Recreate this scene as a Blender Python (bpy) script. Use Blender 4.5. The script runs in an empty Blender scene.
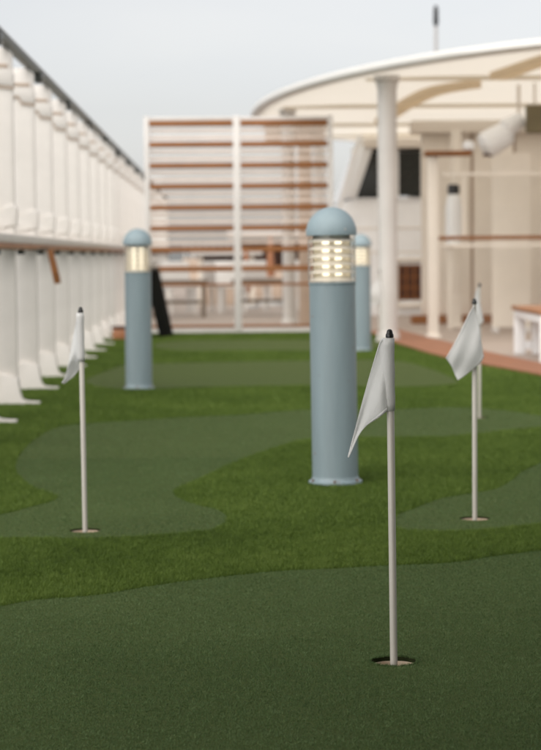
import bpy, bmesh, math, random
import numpy as np
from mathutils import Matrix, Vector

R = math.radians
PI = math.pi
random.seed(4)
RNG = np.random.default_rng(7)
scn = bpy.context.scene
COL = scn.collection

# ------------------------------------------------------------------ camera
cam = bpy.data.cameras.new('camera')
cam.sensor_fit = 'VERTICAL'
cam.sensor_height = 36.0
cam.lens = 93.6
cam.clip_start = 0.1
cam.clip_end = 20000
cam.dof.use_dof = True
cam.dof.focus_distance = 4.42
cam.dof.aperture_fstop = 5.4
camo = bpy.data.objects.new('camera', cam)
camo.matrix_world = (Matrix.Translation((0, 0, 0.94)) @ Matrix.Rotation(R(-1.3034), 4, 'Z')
                     @ Matrix.Rotation(R(90 - 3.533), 4, 'X') @ Matrix.Rotation(R(-0.5), 4, 'Z'))
COL.objects.link(camo)
scn.camera = camo

# ------------------------------------------------------------------ light
SUN_EL, SUN_AZ = 44.0, -152.0        # azimuth clockwise from +Y (negative: the open left-hand side of the deck)
world = bpy.data.worlds.new('World')
scn.world = world
world.use_nodes = True
wn = world.node_tree
for n in list(wn.nodes):
    wn.nodes.remove(n)
sky = wn.nodes.new('ShaderNodeTexSky')
sky.sky_type = 'NISHITA'
sky.sun_disc = False
sky.sun_elevation = R(SUN_EL)
sky.sun_rotation = R(SUN_AZ)
sky.air_density = 1.0
sky.dust_density = 1.5
sky.ozone_density = 1.0
hs = wn.nodes.new('ShaderNodeHueSaturation')
hs.inputs['Saturation'].default_value = 0.16
bg = wn.nodes.new('ShaderNodeBackground')
bg.inputs['Strength'].default_value = 0.063
wo = wn.nodes.new('ShaderNodeOutputWorld')
wn.links.new(sky.outputs[0], hs.inputs['Color'])
# faint unevenness of the cloud layer
wtc = wn.nodes.new('ShaderNodeTexCoord')
wmp = wn.nodes.new('ShaderNodeMapping')
wmp.inputs['Scale'].default_value = (3.0, 3.0, 11.0)
wnz = wn.nodes.new('ShaderNodeTexNoise')
wnz.inputs['Scale'].default_value = 2.2
wnz.inputs['Detail'].default_value = 5
wnz.inputs['Roughness'].default_value = 0.55
wcr = wn.nodes.new('ShaderNodeValToRGB')
wcr.color_ramp.elements[0].position = 0.3
wcr.color_ramp.elements[1].position = 0.7
wcr.color_ramp.elements[0].color = (0.955, 0.95, 0.955, 1)
wcr.color_ramp.elements[1].color = (1.0, 0.985, 0.975, 1)
wmx = wn.nodes.new('ShaderNodeMixRGB')
wmx.blend_type = 'MULTIPLY'
wmx.inputs[0].default_value = 1.0
wn.links.new(wtc.outputs['Generated'], wmp.inputs['Vector'])
wn.links.new(wmp.outputs[0], wnz.inputs['Vector'])
wn.links.new(wnz.outputs['Fac'], wcr.inputs['Fac'])
wn.links.new(hs.outputs[0], wmx.inputs[1])
wn.links.new(wcr.outputs['Color'], wmx.inputs[2])
wn.links.new(wmx.outputs[0], bg.inputs['Color'])
wn.links.new(bg.outputs[0], wo.inputs['Surface'])

sl = bpy.data.lights.new('sun', 'SUN')
sl.energy = 1.6
sl.angle = R(105)
sl.color = (1.0, 0.94, 0.86)
so = bpy.data.objects.new('sun', sl)
sd = Vector((math.sin(R(SUN_AZ)) * math.cos(R(SUN_EL)), math.cos(R(SUN_AZ)) * math.cos(R(SUN_EL)), math.sin(R(SUN_EL))))
so.rotation_euler = sd.to_track_quat('Z', 'Y').to_euler()
COL.objects.link(so)

scn.view_settings.view_transform = 'Standard'
scn.view_settings.look = 'None'
scn.view_settings.gamma = 1.0
scn.view_settings.exposure = 1.22
scn.view_settings.use_curve_mapping = False
scn.cycles.max_bounces = 10
scn.cycles.transparent_max_bounces = 24
scn.cycles.caustics_reflective = False
scn.cycles.caustics_refractive = False
scn.cycles.use_denoising = True


# ------------------------------------------------------------------ materials
def lin(r, g, b):
    f = lambda c: (c / 12.92) if c <= 0.04045 else ((c + 0.055) / 1.055) ** 2.4
    return (f(r / 255), f(g / 255), f(b / 255), 1)


def mat(name, col, rough=0.5, metal=0.0, var=0.0, vscale=6.0, bump=0.0, bscale=40.0, col2=None, stretch=None, spec=None):
    m = bpy.data.materials.new(name)
    m.use_nodes = True
    nt = m.node_tree
    p = nt.nodes['Principled BSDF']
    p.inputs['Base Color'].default_value = col if len(col) == 4 else (*col, 1)
    p.inputs['Roughness'].default_value = rough
    p.inputs['Metallic'].default_value = metal
    if spec is not None:
        p.inputs['Specular IOR Level'].default_value = spec
    c = Vector(col[:3])
    tc = nt.nodes.new('ShaderNodeTexCoord')
    src = tc.outputs['Object']
    if stretch:
        mp = nt.nodes.new('ShaderNodeMapping')
        mp.inputs['Scale'].default_value = stretch
        nt.links.new(src, mp.inputs['Vector'])
        src = mp.outputs[0]
    if var or col2:
        nz = nt.nodes.new('ShaderNodeTexNoise')
        nz.inputs['Scale'].default_value = vscale
        nz.inputs['Detail'].default_value = 6
        nz.inputs['Roughness'].default_value = 0.65
        nt.links.new(src, nz.inputs['Vector'])
        cr = nt.nodes.new('ShaderNodeValToRGB')
        cr.color_ramp.elements[0].position = 0.3
        cr.color_ramp.elements[1].position = 0.7
        a = c * (1 - var)
        b = Vector(col2[:3]) if col2 else c * (1 + var)
        cr.color_ramp.elements[0].color = (*a, 1)
        cr.color_ramp.elements[1].color = (*b, 1)
        nt.links.new(nz.outputs['Fac'], cr.inputs['Fac'])
        nt.links.new(cr.outputs['Color'], p.inputs['Base Color'])
    if bump:
        nb = nt.nodes.new('ShaderNodeTexNoise')
        nb.inputs['Scale'].default_value = bscale
        nb.inputs['Detail'].default_value = 4
        nt.links.new(src, nb.inputs['Vector'])
        bp = nt.nodes.new('ShaderNodeBump')
        bp.inputs['Strength'].default_value = bump
        bp.inputs['Distance'].default_value = 0.01
        nt.links.new(nb.outputs['Fac'], bp.inputs['Height'])
        nt.links.new(bp.outputs['Normal'], p.inputs['Normal'])
    return m


def glass_mat(name, tint=(1, 1, 1), refl=1.0, rough=0.02):
    """thin architectural glass: clear, mirror-like only by Fresnel"""
    m = bpy.data.materials.new(name)
    m.use_nodes = True
    nt = m.node_tree
    for n in list(nt.nodes):
        nt.nodes.remove(n)
    out = nt.nodes.new('ShaderNodeOutputMaterial')
    tr = nt.nodes.new('ShaderNodeBsdfTransparent')
    tr.inputs['Color'].default_value = (*tint, 1)
    gl = nt.nodes.new('ShaderNodeBsdfGlossy')
    gl.inputs['Roughness'].default_value = rough
    # Schlick's approximation, the same from both sides of the pane
    fr = nt.nodes.new('ShaderNodeLayerWeight')
    fr.inputs['Blend'].default_value = 0.5
    pw = nt.nodes.new('ShaderNodeMath')
    pw.operation = 'POWER'
    pw.inputs[1].default_value = 5.0
    mu = nt.nodes.new('ShaderNodeMath')
    mu.operation = 'MULTIPLY_ADD'
    mu.inputs[1].default_value = 0.9 * refl
    mu.inputs[2].default_value = 0.04 * refl
    nt.links.new(fr.outputs['Facing'], pw.inputs[0])
    mx = nt.nodes.new('ShaderNodeMixShader')
    nt.links.new(pw.outputs[0], mu.inputs[0])
    nt.links.new(mu.outputs[0], mx.inputs[0])
    nt.links.new(tr.outputs[0], mx.inputs[1])
    nt.links.new(gl.outputs[0], mx.inputs[2])
    nt.links.new(mx.outputs[0], out.inputs['Surface'])
    return m


def emit_mat(name, col, strength):
    m = bpy.data.materials.new(name)
    m.use_nodes = True
    p = m.node_tree.nodes['Principled BSDF']
    p.inputs['Base Color'].default_value = (0.9, 0.9, 0.85, 1)
    p.inputs['Emission Color'].default_value = (*col, 1)
    p.inputs['Emission Strength'].default_value = strength
    return m


def blade_mat(name, dark, mid, light, rough=0.55):
    m = bpy.data.materials.new(name)
    m.use_nodes = True
    nt = m.node_tree
    p = nt.nodes['Principled BSDF']
    p.inputs['Roughness'].default_value = rough
    p.inputs['Specular IOR Level'].default_value = 0.25
    at = nt.nodes.new('ShaderNodeAttribute')
    at.attribute_name = 'shade'
    cr = nt.nodes.new('ShaderNodeValToRGB')
    cr.color_ramp.elements[0].color = (*dark, 1)
    cr.color_ramp.elements[1].color = (*light, 1)
    e = cr.color_ramp.elements.new(0.5)
    e.color = (*mid, 1)
    # broad wear patches over the pile
    tc = nt.nodes.new('ShaderNodeTexCoord')
    nz = nt.nodes.new('ShaderNodeTexNoise')
    nz.inputs['Scale'].default_value = 1.3
    nz.inputs['Detail'].default_value = 5
    nt.links.new(tc.outputs['Object'], nz.inputs['Vector'])
    ad = nt.nodes.new('ShaderNodeMath')
    ad.operation = 'MULTIPLY_ADD'
    ad.inputs[1].default_value = 0.7
    nt.links.new(nz.outputs['Fac'], ad.inputs[0])
    sb = nt.nodes.new('ShaderNodeMath')
    sb.operation = 'SUBTRACT'
    sb.inputs[1].default_value = 0.35
    nt.links.new(at.outputs['Fac'], sb.inputs[0])
    nt.links.new(sb.outputs[0], ad.inputs[2])
    nt.links.new(ad.outputs[0], cr.inputs['Fac'])
    nt.links.new(cr.outputs['Color'], p.inputs['Base Color'])
    tl = nt.nodes.new('ShaderNodeBsdfTranslucent')
    nt.links.new(cr.outputs['Color'], tl.inputs['Color'])
    mx = nt.nodes.new('ShaderNodeMixShader')
    mx.inputs[0].default_value = 0.3
    nt.links.new(p.outputs[0], mx.inputs[1])
    nt.links.new(tl.outputs[0], mx.inputs[2])
    nt.links.new(mx.outputs[0], nt.nodes['Material Output'].inputs['Surface'])
    return m


def membrane_mat(name, col, thru, t, bump=0.0, bscale=40):
    m = mat(name, col, 0.5, var=0.04, vscale=0.9, bump=bump, bscale=bscale)
    nt = m.node_tree
    tl = nt.nodes.new('ShaderNodeBsdfTranslucent')
    tl.inputs['Color'].default_value = (*thru, 1)
    mx = nt.nodes.new('ShaderNodeMixShader')
    mx.inputs[0].default_value = t
    nt.links.new(nt.nodes['Principled BSDF'].outputs[0], mx.inputs[1])
    nt.links.new(tl.outputs[0], mx.inputs[2])
    nt.links.new(mx.outputs[0], nt.nodes['Material Output'].inputs['Surface'])
    return m


M = {}
M['white'] = mat('white_paint', (0.65, 0.625, 0.60), 0.38, var=0.05, vscale=3, bump=0.04, bscale=25)
M['wall_white'] = mat('windscreen_white_paint', (0.72, 0.685, 0.645), 0.42, var=0.07, vscale=2.5, bump=0.05, bscale=20)
M['teak'] = mat('teak', (0.25, 0.092, 0.02), 0.6, var=0.3, vscale=7, stretch=(0.6, 6, 8), bump=0.2, bscale=30)
M['teak_y'] = mat('teak_lengthways', (0.37, 0.175, 0.085), 0.5, var=0.3, vscale=7, stretch=(6, 0.6, 8), bump=0.2, bscale=30)
M['terracotta'] = mat('terracotta_rail', (0.36, 0.15, 0.07), 0.45, var=0.2, vscale=6, stretch=(0.6, 6, 8))
M['border'] = mat('terracotta_border', (0.29, 0.115, 0.055), 0.6, var=0.15, vscale=5, bump=0.1)
M['rail_dark'] = mat('dark_grey_green_rail', (0.075, 0.085, 0.07), 0.35, metal=0.3, var=0.15, vscale=5)
M['clip'] = mat('dark_clip', (0.03, 0.035, 0.028), 0.4)
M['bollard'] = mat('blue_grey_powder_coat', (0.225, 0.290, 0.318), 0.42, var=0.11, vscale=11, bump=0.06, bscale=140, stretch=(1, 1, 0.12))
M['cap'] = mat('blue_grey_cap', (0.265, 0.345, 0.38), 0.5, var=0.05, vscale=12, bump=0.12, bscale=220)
def add_rust(m):
    nt = m.node_tree
    p = nt.nodes['Principled BSDF']
    src = p.inputs['Base Color'].links[0].from_socket
    tc = nt.nodes.new('ShaderNodeTexCoord')
    nz = nt.nodes.new('ShaderNodeTexNoise')
    nz.inputs['Scale'].default_value = 34
    nz.inputs['Detail'].default_value = 3
    nt.links.new(tc.outputs['Object'], nz.inputs['Vector'])
    cr = nt.nodes.new('ShaderNodeValToRGB')
    cr.color_ramp.elements[0].position = 0.70
    cr.color_ramp.elements[1].position = 0.735
    nt.links.new(nz.outputs['Fac'], cr.inputs['Fac'])
    mx = nt.nodes.new('ShaderNodeMixRGB')
    mx.inputs[2].default_value = (0.20, 0.13, 0.09, 1)
    nt.links.new(cr.outputs['Color'], mx.inputs[0])
    nt.links.new(src, mx.inputs[1])
    nt.links.new(mx.outputs[0], p.inputs['Base Color'])


add_rust(M['bollard'])
M['rust'] = mat('rusty_bolt', (0.16, 0.07, 0.03), 0.8, var=0.4, vscale=60)
M['louvre'] = mat('louvre_white_metal', (0.84, 0.81, 0.75), 0.3)
M['lamp_glass'] = glass_mat('lamp_glass', (0.97, 0.96, 0.94), 0.8)
M['tube'] = emit_mat('lamp_tube_lit', (1.0, 0.90, 0.70), 0.75)
M['black'] = mat('black_plastic', (0.012, 0.012, 0.012), 0.35)
M['black_cloth'] = mat('black_board', (0.006, 0.007, 0.006), 0.9, var=0.3, vscale=8, spec=0.1)
M['pole'] = mat('pin_white_enamel', (0.47, 0.445, 0.40), 0.4, var=0.08, vscale=14, stretch=(1, 1, 0.15))
M['cloth'] = membrane_mat('flag_white_cloth', (0.88, 0.88, 0.875), (0.92, 0.92, 0.915), 0.5, 0.25, 300)
M['cup'] = mat('cup_liner', (0.64, 0.47, 0.33), 0.5, var=0.1, vscale=9, col2=(0.66, 0.60, 0.50))
M['deck'] = mat('deck_beige', (0.42, 0.345, 0.295), 0.62, var=0.12, vscale=1.2, bump=0.08, bscale=60)
M['sea'] = mat('sea', (0.10, 0.14, 0.17), 0.25, var=0.2, vscale=0.03, bump=0.3, bscale=0.6)
M['canopy'] = membrane_mat('canopy_membrane', (0.84, 0.80, 0.73), (0.90, 0.845, 0.75), 0.60)
M['canopy_rim'] = membrane_mat('canopy_white_rim', (0.86, 0.85, 0.82), (0.90, 0.88, 0.84), 0.15)
M['canopy_beam'] = membrane_mat('canopy_tan_beam', (0.78, 0.70, 0.59), (0.90, 0.81, 0.67), 0.72)
M['cream'] = mat('cream_wall', (0.82, 0.755, 0.67), 0.55, var=0.06, vscale=1.5)
M['cream_dark'] = mat('tan_wall', (0.50, 0.39, 0.31), 0.55, var=0.08, vscale=2)
M['glass'] = glass_mat('pane_glass', (0.985, 0.985, 0.98), 0.7)
M['dark_glass'] = mat('dark_window_glass', (0.014, 0.018, 0.017), 0.12, var=0.3, vscale=8)
M['brown'] = mat('dark_brown_shutter', (0.075, 0.022, 0.008), 0.55, var=0.3, vscale=12)
M['olive'] = mat('olive_speaker', (0.17, 0.14, 0.075), 0.6, var=0.15, vscale=8)
M['grey'] = mat('grey_fabric', (0.30, 0.30, 0.29), 0.8, var=0.15, vscale=12)
M['house_white'] = mat('deckhouse_white', (0.90, 0.91, 0.92), 0.4, var=0.04, vscale=2)
M['pink_slat'] = mat('pinkish_thin_slat', (0.66, 0.55, 0.48), 0.5, var=0.1, vscale=3)
M['grey_brown'] = mat('grey_brown_table', (0.16, 0.12, 0.09), 0.6, var=0.15, vscale=5)
M['shade_tan'] = mat('tan_shade', (0.52, 0.42, 0.34), 0.6, var=0.1, vscale=5)  # tan for strips and bars that stand in for shade
M['soil'] = mat('dark_backing', (0.022, 0.028, 0.010), 0.9, var=0.3, vscale=90, spec=0.1)
M['mast'] = mat('grey_mast', (0.45, 0.44, 0.43), 0.5)
M['turf_base'] = mat('turf_backing', (0.044, 0.080, 0.009), 0.9, var=0.35, vscale=160, bump=0.6, bscale=350)
M['green'] = mat('putting_pile', (0.090, 0.124, 0.036), 0.85, var=0.30, vscale=230, bump=0.9, bscale=330, spec=0.15)
M['blade_f'] = blade_mat('fringe_blades', (0.032, 0.058, 0.008), (0.104, 0.170, 0.024), (0.200, 0.275, 0.060))
M['blade_g'] = blade_mat('putting_blades', (0.034, 0.066, 0.022), (0.094, 0.158, 0.054), (0.182, 0.252, 0.108))


# ------------------------------------------------------------------ mesh helpers
def link_mesh(name, me, m, parent=None):
    o = bpy.data.objects.new(name, me)
    COL.objects.link(o)
    if m and not me.materials:
        me.materials.append(M[m] if isinstance(m, str) else m)
    if parent:
        o.parent = parent
    return o


def finish(name, bm, m, parent=None, smooth=40):
    bmesh.ops.recalc_face_normals(bm, faces=bm.faces)
    me = bpy.data.meshes.new(name)
    bm.to_mesh(me)
    bm.free()
    if smooth:
        for p in me.polygons:
            p.use_smooth = True
        me.set_sharp_from_angle(angle=R(smooth))
    return link_mesh(name, me, m, parent)


def bm_box(bm, x0, x1, y0, y1, z0, z1, bev=0.0, mx=None):
    r = bmesh.ops.create_cube(bm, size=1)
    vs = r['verts']
    for v in vs:
        v.co = Vector(((x0 + x1) / 2 + v.co.x * (x1 - x0), (y0 + y1) / 2 + v.co.y * (y1 - y0), (z0 + z1) / 2 + v.co.z * (z1 - z0)))
    if bev:
        es = list({e for v in vs for e in v.link_edges})
        rb = bmesh.ops.bevel(bm, geom=es, offset=bev, segments=2, affect='EDGES', profile=0.5)
        vs = list({v for f in rb['faces'] for v in f.verts} | {v for v in vs if v.is_valid})
    if mx:
        for v in vs:
            v.co = mx @ v.co
    return vs


def box(name, x0, x1, y0, y1, z0, z1, m, parent=None, bev=0.0, mx=None):
    bm = bmesh.new()
    bm_box(bm, x0, x1, y0, y1, z0, z1, bev, mx)
    return finish(name, bm, m, parent)


def lathe(name, prof, m, parent=None, seg=32, loc=(0, 0, 0), smooth=40):
    """prof: list of (radius, z)"""
    bm = bmesh.new()
    rings = []
    for r, z in prof:
        if r < 1e-6:
            rings.append([bm.verts.new((loc[0], loc[1], loc[2] + z))])
        else:
            rings.append([bm.verts.new((loc[0] + r * math.cos(2 * PI * i / seg), loc[1] + r * math.sin(2 * PI * i / seg), loc[2] + z)) for i in range(seg)])
    for a, b in zip(rings, rings[1:]):
        for i in range(seg):
            j = (i + 1) % seg
            if len(a) == 1 and len(b) == 1:
                continue
            if len(a) == 1:
                bm.faces.new((a[0], b[i], b[j]))
            elif len(b) == 1:
                bm.faces.new((a[i], a[j], b[0]))
            else:
                bm.faces.new((a[i], a[j], b[j], b[i]))
    return finish(name, bm, m, parent, smooth)


def bm_tube(bm, pts, rad, seg=10):
    pts = [Vector(p) for p in pts]
    rads = rad if isinstance(rad, (list, tuple)) else [rad] * len(pts)
    rings = []
    for i, p in enumerate(pts):
        d = (pts[min(i + 1, len(pts) - 1)] - pts[max(i - 1, 0)]).normalized()
        up = Vector((0, 0, 1)) if abs(d.z) < 0.95 else Vector((1, 0, 0))
        a = d.cross(up).normalized()
        b = d.cross(a).normalized()
        rings.append([bm.verts.new(p + (a * math.cos(2 * PI * k / seg) + b * math.sin(2 * PI * k / seg)) * rads[i]) for k in range(seg)])
    for a, b in zip(rings, rings[1:]):
        for k in range(seg):
            bm.faces.new((a[k], a[(k + 1) % seg], b[(k + 1) % seg], b[k]))
    bm.faces.new(rings[0][::-1])
    bm.faces.new(rings[-1])


def tube(name, pts, rad, m, parent=None, seg=10):
    bm = bmesh.new()
    bm_tube(bm, pts, rad, seg)
    return finish(name, bm, m, parent)


def prism(name, poly, axis, a, b, m, parent=None, bev=0.0, loc=(0, 0, 0)):
    """extrude a 2-D polygon; axis 'y': poly is (x,z) from y=a to b; 'z': (x,y); 'x': (y,z)"""
    def pt(p, t):
        v = {'y': (p[0], t, p[1]), 'z': (p[0], p[1], t), 'x': (t, p[0], p[1])}[axis]
        return Vector(v) + Vector(loc)
    bm = bmesh.new()
    lo = [bm.verts.new(pt(p, a)) for p in poly]
    hi = [bm.verts.new(pt(p, b)) for p in poly]
    bm.faces.new(lo)
    bm.faces.new(hi[::-1])
    n = len(poly)
    for i in range(n):
        bm.faces.new((lo[i], lo[(i + 1) % n], hi[(i + 1) % n], hi[i]))
    if bev:
        bmesh.ops.bevel(bm, geom=list(bm.edges), offset=bev, segments=2, affect='EDGES', profile=0.5)
    return finish(name, bm, m, parent)


def empty(name, loc=(0, 0, 0), rz=0.0):
    o = bpy.data.objects.new(name, None)
    COL.objects.link(o)
    o.location = loc
    o.rotation_euler = (0, 0, rz)
    o.empty_display_size = 0.1
    return o


def tag(o, label=None, cat=None, group=None, kind=None):
    if label:
        o['label'] = label
    if cat:
        o['category'] = cat
    if group:
        o['group'] = group
    if kind:
        o['kind'] = kind
    return o


def copy_tree(o, parent=None):
    c = o.copy()
    COL.objects.link(c)
    c.parent = parent
    for ch in list(o.children):
        copy_tree(ch, c)
    return c


def smooth_poly(pts, n=6, closed=True):
    """Catmull-Rom through the points"""
    P = [np.array(p, float) for p in pts]
    N = len(P)
    out = []
    for i in range(N if closed else N - 1):
        if closed:
            p0, p1, p2, p3 = P[i - 1], P[i], P[(i + 1) % N], P[(i + 2) % N]
        else:
            p0, p1, p2, p3 = P[max(i - 1, 0)], P[i], P[i + 1], P[min(i + 2, N - 1)]
        for k in range(n):
            t = k / n
            out.append(0.5 * ((2 * p1) + (-p0 + p2) * t + (2 * p0 - 5 * p1 + 4 * p2 - p3) * t * t + (-p0 + 3 * p1 - 3 * p2 + p3) * t ** 3))
    if not closed:
        out.append(P[-1])
    return [tuple(q) for q in out]


def sheet(name, outer, holes, z, m, parent=None):
    """flat polygon with round holes"""
    bm = bmesh.new()
    es = []
    def loop(pts):
        vs = [bm.verts.new((p[0], p[1], z)) for p in pts]
        for i in range(len(vs)):
            es.append(bm.edges.new((vs[i], vs[(i + 1) % len(vs)])))
    loop(outer)
    for (hx, hy, hr) in holes:
        loop([(hx + hr * math.cos(2 * PI * i / 36), hy + hr * math.sin(2 * PI * i / 36)) for i in range(36)])
    bmesh.ops.triangle_fill(bm, edges=es, use_beauty=True, use_dissolve=False, normal=(0, 0, 1))
    for f in bm.faces:
        if f.normal.z < 0:
            f.normal_flip()
    me = bpy.data.meshes.new(name)
    bm.to_mesh(me)
    bm.free()
    return link_mesh(name, me, m, parent)


def inside(pts, poly):
    x, y = pts[:, 0], pts[:, 1]
    res = np.zeros(len(pts), bool)
    n = len(poly)
    j = n - 1
    for i in range(n):
        xi, yi = poly[i]
        xj, yj = poly[j]
        if yi != yj:
            c = ((yi > y) != (yj > y)) & (x < (xj - xi) * (y - yi) / (yj - yi) + xi)
            res ^= c
        j = i
    return res


# ------------------------------------------------------------------ where things stand (metres; x right, y along the deck)
PINS = [(0.379, 4.428), (-0.488, 6.639), (0.873, 6.824), (1.441, 11.049), (1.624, 20.504)]
CUP_R = 0.054
SHADE_EDGE = 7.7     # how far the added shade deck reaches (from its root at y = -4)
GREENS = {
    'A': smooth_poly([(-1.6, 4.3), (-0.707, 5.104), (-0.613, 5.199), (-0.528, 5.291), (-0.374, 5.35), (-0.208, 5.501), (-0.082, 5.593), (0.132, 5.719), (0.315, 5.76), (0.477, 5.804), (0.675, 5.845), (0.841, 5.969), (0.983, 6.06), (1.163, 6.193), (1.8, 6.5), (2.4, 6.0), (2.5, 3.0), (1.6, 0.6), (-0.6, 0.4), (-1.35, 2.0)], 6),
    'B': smooth_poly([(-1.10, 6.47), (-0.956, 6.46), (-0.761, 6.485), (-0.564, 6.446), (-0.372, 6.453), (-0.244, 6.488), (-0.143, 6.55), (-0.044, 6.638), (-0.002, 6.887), (-0.032, 7.12), (-0.117, 7.285), (-0.191, 7.502), (-0.213, 7.727), (-0.171, 7.939), (-0.076, 8.315), (0.045, 8.828), (0.249, 9.475), (0.416, 9.842), (0.691, 9.919), (0.881, 9.896), (1.15, 9.92), (1.413, 10.171), (1.688, 10.405), (1.89, 10.662), (1.913, 10.921), (1.802, 11.106), (1.643, 11.522), (1.364, 11.787), (1.019, 11.68), (0.497, 11.711), (0.084, 11.405), (-0.241, 11.263), (-0.582, 11.035), (-0.836, 10.871), (-0.941, 10.608), (-0.985, 10.003), (-0.984, 9.297), (-0.957, 8.805), (-0.905, 8.398), (-0.803, 7.952), (-0.703, 7.708), (-0.661, 7.577), (-0.678, 7.425), (-0.736, 7.283), (-0.828, 7.074), (-1.013, 6.845), (-1.13, 6.65)], 5),
    'C': smooth_poly([(0.584, 6.708), (0.61, 6.939), (0.684, 7.098), (0.811, 7.379), (0.926, 7.511), (1.066, 7.672), (1.18, 7.987), (1.258, 8.257), (1.396, 8.602), (1.75, 9.4), (2.0, 9.3), (1.95, 8.32), (1.6, 7.1), (1.317, 6.824), (1.081, 6.665), (0.91, 6.557), (0.752, 6.508), (0.594, 6.56)], 5),
    'D': smooth_poly([(-1.058, 14.599), (-0.984, 15.837), (-0.873, 16.676), (-0.626, 16.938), (0.122, 17.119), (0.732, 17.17), (1.17, 17.253), (1.506, 16.931), (1.65, 15.801), (1.698, 14.4), (1.603, 13.852), (1.212, 13.638), (0.591, 13.9), (-0.215, 13.812), (-0.507, 13.65), (-0.824, 13.8)], 5),
    'E': smooth_poly([(-0.505, 21.453), (0.815, 21.411), (1.6, 20.95), (1.70, 20.3), (1.571, 19.636), (1.203, 18.871), (0.235, 19.065), (-0.502, 19.213), (-0.75, 20.31)], 5),
}
BORDER_IN = smooth_poly([(1.70, 23.2), (1.769, 20.356), (1.935, 17.617), (2.144, 16.144), (2.385, 14.7), (2.72, 12.3), (3.1, 8.5), (3.3, 4.0), (3.3, -2.0)], 6, closed=False)
BORDER_OUT = smooth_poly([(2.10, 23.9), (2.20, 21.9), (2.32, 20.0), (2.44, 18.2), (2.62, 16.3), (2.86, 14.7), (3.15, 12.3), (3.5, 8.5), (3.7, 4.0), (3.7, -2.0)], 6, closed=False)
HOLES = [(x, y, CUP_R) for x, y in PINS]


def structure():
    tag(box('sea', -9000, 9000, -9000, 9000, -26, -25, 'sea'), kind='structure')
    deck_outline = [(-1.62, -9), (13, -9), (13, 75), (-1.62, 75)]
    dk = sheet('deck', deck_outline, [(x, y, CUP_R + 0.02) for x, y in PINS], -0.014, 'deck')
    tag(dk, kind='structure')
    # the ship's side below the deck edge
    box('hull_side', -1.6, 13, -9, 75, -26.2, -0.20, 'white', dk)
    turf_outline = [(-1.50, -2.0), (-1.50, 23.75), (1.66, 23.75)] + BORDER_IN[:-1] + [(3.3, -2.0)]
    tag(sheet('turf', turf_outline, HOLES, 0.0, 'turf_base'), kind='structure')
    for k in 'ABCDE':
        hs_ = [h for h in HOLES if inside(np.array([h[:2]]), GREENS[k])[0]]
        tag(sheet('putting_green', GREENS[k], hs_, 0.004, 'green'), kind='structure')
    # terracotta edging beside the turf: a low solid strip
    bm = bmesh.new()
    a = [bm.verts.new((x, y, 0.022)) for x, y in BORDER_IN]
    n = min(len(BORDER_IN), len(BORDER_OUT))
    def resample(c, n):
        c = np.array(c)
        d = np.concatenate([[0], np.cumsum(np.linalg.norm(np.diff(c, axis=0), axis=1))])
        t = np.linspace(0, d[-1], n)
        return np.stack([np.interp(t, d, c[:, 0]), np.interp(t, d, c[:, 1])], 1)
    bm.free()
    n = 50
    I, O = resample(BORDER_IN, n), resample(BORDER_OUT, n)
    bm = bmesh.new()
    rows = []
    for i in range(n):
        rows.append([bm.verts.new((*I[i], -0.012)), bm.verts.new((*I[i], 0.02)), bm.verts.new((*O[i], 0.02)), bm.verts.new((*O[i], -0.012))])
    for p, q in zip(rows, rows[1:]):
        for k in range(3):
            bm.faces.new((p[k], p[k + 1], q[k + 1], q[k]))
    tag(finish('path_edging', bm, 'border', None, 30), kind='structure')


NOISE = RNG.uniform(0, 1, (257, 257))


def clump(p, cell):
    q = p / cell
    i = np.floor(q).astype(int)
    f = q - i
    f = f * f * (3 - 2 * f)
    x0, y0 = i[:, 0] % 256, i[:, 1] % 256
    a = NOISE[x0, y0] * (1 - f[:, 0]) + NOISE[x0 + 1, y0] * f[:, 0]
    b = NOISE[x0, y0 + 1] * (1 - f[:, 0]) + NOISE[x0 + 1, y0 + 1] * f[:, 0]
    return a * (1 - f[:, 1]) + b * f[:, 1]


def blades(name, pts, h, w, m, lean=0.6, z0=0.0):
    """one triangle for each blade; h and w may be arrays"""
    n = len(pts)
    cl = clump(pts, 0.012) * 0.6 + clump(pts + 31.7, 0.035) * 0.4
    h = h * RNG.uniform(0.55, 1.2, n) * (0.55 + 0.9 * cl)
    a = RNG.uniform(0, 2 * PI, n)
    b = a + RNG.uniform(0.6, 2.5, n)
    ln = RNG.uniform(0.1, 1.0, n) * lean * h
    co = np.empty((n, 3, 3), np.float32)
    dx, dy = np.cos(a) * w / 2, np.sin(a) * w / 2
    co[:, 0] = np.stack([pts[:, 0] - dx, pts[:, 1] - dy, np.full(n, z0)], 1)
    co[:, 1] = np.stack([pts[:, 0] + dx, pts[:, 1] + dy, np.full(n, z0)], 1)
    co[:, 2] = np.stack([pts[:, 0] + np.cos(b) * ln, pts[:, 1] + np.sin(b) * ln, z0 + h], 1)
    me = bpy.data.meshes.new(name)
    me.vertices.add(n * 3)
    me.loops.add(n * 3)
    me.polygons.add(n)
    me.vertices.foreach_set('co', co.ravel())
    me.loops.foreach_set('vertex_index', np.arange(n * 3, dtype=np.int32))
    me.polygons.foreach_set('loop_start', np.arange(0, n * 3, 3, dtype=np.int32))
    me.update(calc_edges=True)
    at = me.attributes.new('shade', 'FLOAT', 'FACE')
    at.data.foreach_set('value', np.clip(RNG.beta(2, 2, n) * 0.62 + cl * 0.5 - 0.06, 0, 1).astype(np.float32))
    return link_mesh(name, me, m)


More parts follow.
